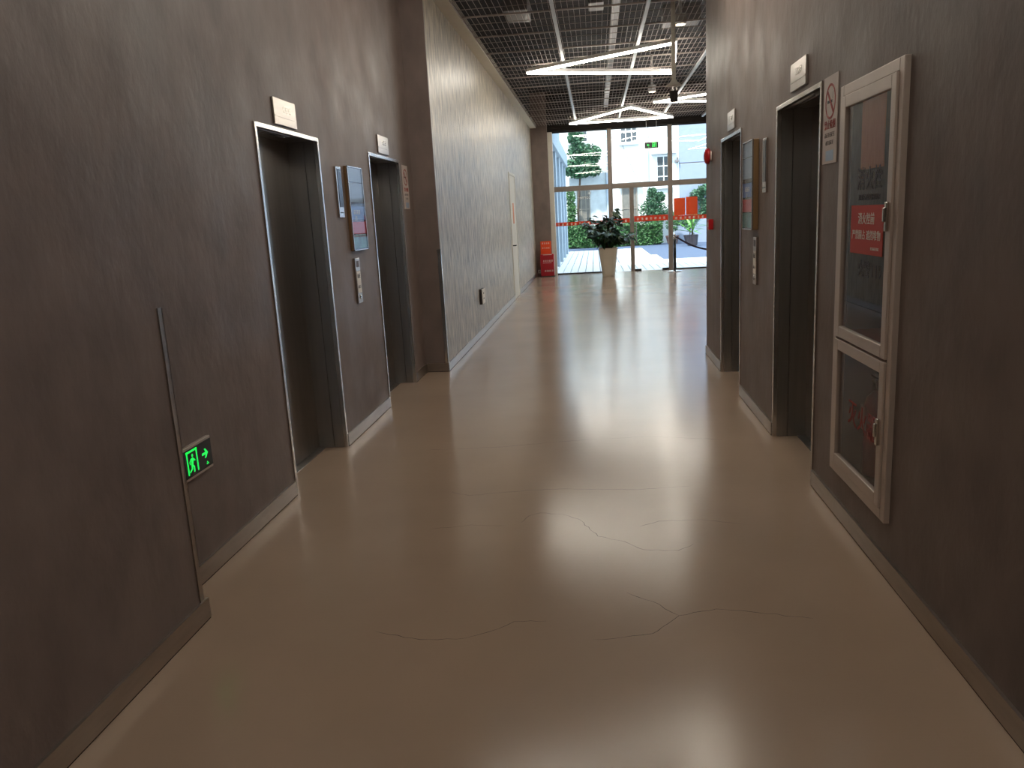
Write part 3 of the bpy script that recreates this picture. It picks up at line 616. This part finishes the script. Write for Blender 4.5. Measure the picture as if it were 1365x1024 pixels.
def foliage(name, n, sampler, size, m, parent=None, seed=1):
    rnd = random.Random(seed); V = []; Fc = []
    for k in range(n):
        p = Vector(sampler(rnd)); a = Vector((rnd.gauss(0, 1), rnd.gauss(0, 1), rnd.gauss(0, .6))).normalized(); b = a.cross(Vector((rnd.gauss(0, 1), rnd.gauss(0, 1), rnd.gauss(0, 1)))).normalized(); nn = a.cross(b)
        s = size * rnd.uniform(.6, 1.3); i = len(V); V += [p - a * s, p + b * s * .5, p + a * s, p - b * s * .5, p + nn * s * .12]
        Fc += [(i, i + 1, i + 4), (i + 1, i + 2, i + 4), (i + 2, i + 3, i + 4), (i + 3, i, i + 4)]
    me = bpy.data.meshes.new(name); me.from_pydata([tuple(v) for v in V], [], Fc); me.materials.append(MATS[m]); o = bpy.data.objects.new(name, me); COL.objects.link(o)
    if parent: o.parent = parent
    o['kind'] = 'stuff'; return o
def blob(cs):
    def f(r):
        cx, cy, cz, rx, ry, rz = r.choice(cs)
        while True:
            v = Vector((r.gauss(0, 1), r.gauss(0, 1), r.gauss(0, 1))).normalized() * (r.random() ** .4); return (cx + v.x * rx, cy + v.y * ry, cz + v.z * rz)
    return f
def hedge_s(r):
    x = r.uniform(-1.35, 3.0); y = r.uniform(36.3, 36.85); z = r.uniform(0.02, 1.0) + .05 * math.sin(x * 5)
    if r.random() < .6: y = r.uniform(36.24, 36.34)
    return (x, y - 36.5, z)
hd = tag(empty('hedge', (0, 36.5, 0)), 'long clipped green hedge along the driveway', 'hedge')
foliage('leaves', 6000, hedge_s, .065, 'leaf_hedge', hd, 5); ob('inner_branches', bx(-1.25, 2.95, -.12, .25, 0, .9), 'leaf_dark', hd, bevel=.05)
def tree(name, loc, trunk, cs, n, size, label, cat, seed, m='leaf_tree'):
    e = tag(empty(name, loc), label, cat); ob('trunk', tube(BM(), trunk, .07, 8, .03), 'bark', e, smooth=True)
    foliage('leaves', n, blob(cs), size, m, e, seed); return e
tree('tree', (-.42, 37.28, 0), [(-.3, 0, 0), (-.35, 0, 1.6), (-.2, .1, 3.2), (0, 0, 4.4)], [(-.6, 0, 3.6, .5, .28, .42), (-.3, 0, 3.35, .5, .26, .25), (.3, 0, 3.45, .5, .26, .3), (.1, 0, 3.7, .6, .28, .45), (-.2, 0, 4.3, .6, .28, .45), (.4, 0, 4.15, .42, .28, .45), (-.35, 0, 4.95, .4, .28, .4)], 4600, .085, 'leafy tree before the white building above the driveway', 'tree', 11)
tree('climbing_shrub', (-1.1, 37.25, 0), [(0, 0, 0), (.05, 0, 1.2), (0, 0, 2.3)], [(0, 0, 1.2, .24, .2, .35), (.05, 0, 1.7, .25, .2, .4), (-.02, 0, 2.3, .26, .2, .4)], 1500, .06, 'slim climbing shrub behind the hedge next to the blue wing', 'shrub', 12, 'leaf_hedge')
tree('tree', (2.68, 37.38, 0), [(0, 0, 0), (0, 0, 1.2), (0, 0, 2.2)], [(0, 0, 1.15, .75, .4, .4), (-.15, 0, 1.6, .6, .4, .35), (.25, 0, 1.5, .5, .4, .35), (0, 0, 2.0, .42, .35, .35), (-.05, 0, 2.35, .22, .2, .2), (.3, 0, 2.1, .25, .2, .25)], 3000, .065, 'conical leafy tree rising behind the hedge end', 'tree', 13)
tree('tree', (4.8, 37.5, 0), [(0, 0, 0), (.05, 0, 1.1), (.1, 0, 2.1)], [(-.15, 0, 2.1, .35, .3, .28), (.2, 0, 2.3, .35, .3, .28), (.3, 0, 1.7, .35, .3, .35), (.25, 0, 1.3, .35, .25, .3)], 1900, .06, 'loose small tree before the pale annex', 'tree', 14)
def potted(name, loc, pr, ph, cs, n, size, pm, label, seed):
    e = tag(empty(name, loc), label, 'potted plant'); ob('pot', lathe(BM(), [(pr * .7, 0), (pr * .95, ph * .8), (pr, ph * .82), (pr, ph), (pr * .88, ph), (pr * .85, ph * .9)], 20), pm, e, smooth=False)
    ob('stem', tube(BM(), [(0, 0, ph * .8), (.02, 0, cs[0][2])], .025, 6), 'bark', e); foliage('leaves', n, blob(cs), size, 'leaf_hedge', e, seed); return e
potted('potted_shrub', (3.42, 36.3, 0), .3, .36, [(0, 0, .85, .3, .25, .35), (.1, 0, 1.2, .3, .2, .25)], 900, .05, 'pot_brown', 'shrub in a brown bowl pot at the hedge end', 15)
potted('potted_shrub', (4.1, 35.5, 0), .27, .38, [(0, 0, .85, .35, .28, .25), (-.35, 0, 1.0, .35, .25, .22), (.2, 0, 1.1, .3, .2, .2)], 1100, .05, 'pot_dark', 'shrub in a dark round pot before the low grey garden wall', 16)
e = tag(empty('potted_palm', (3.98, 33.6, 0)), 'bright green palm in a dark ribbed pot by the driveway', 'potted plant')
ob('pot', lathe(BM(), [(.2, 0), (.24, .4), (.25, .42), (.22, .44), (.2, .4)], 20), 'pot_dark', e)
pl = leaf_mesh('palm_leaf', .75, .09, 'leaf_palm'); rnd = random.Random(9)
ob('stem', tube(BM(), [(0, 0, .35), (0, 0, .95)], .04, 8, .025), 'bark', e)
for k in range(26): inst('palm_leaf', pl, e, (0, 0, rnd.uniform(.5, .98)), (rnd.uniform(-.2, 1.1), rnd.uniform(-.2, .2), k * 2.4), (1, rnd.uniform(.7, 1.15), 1))
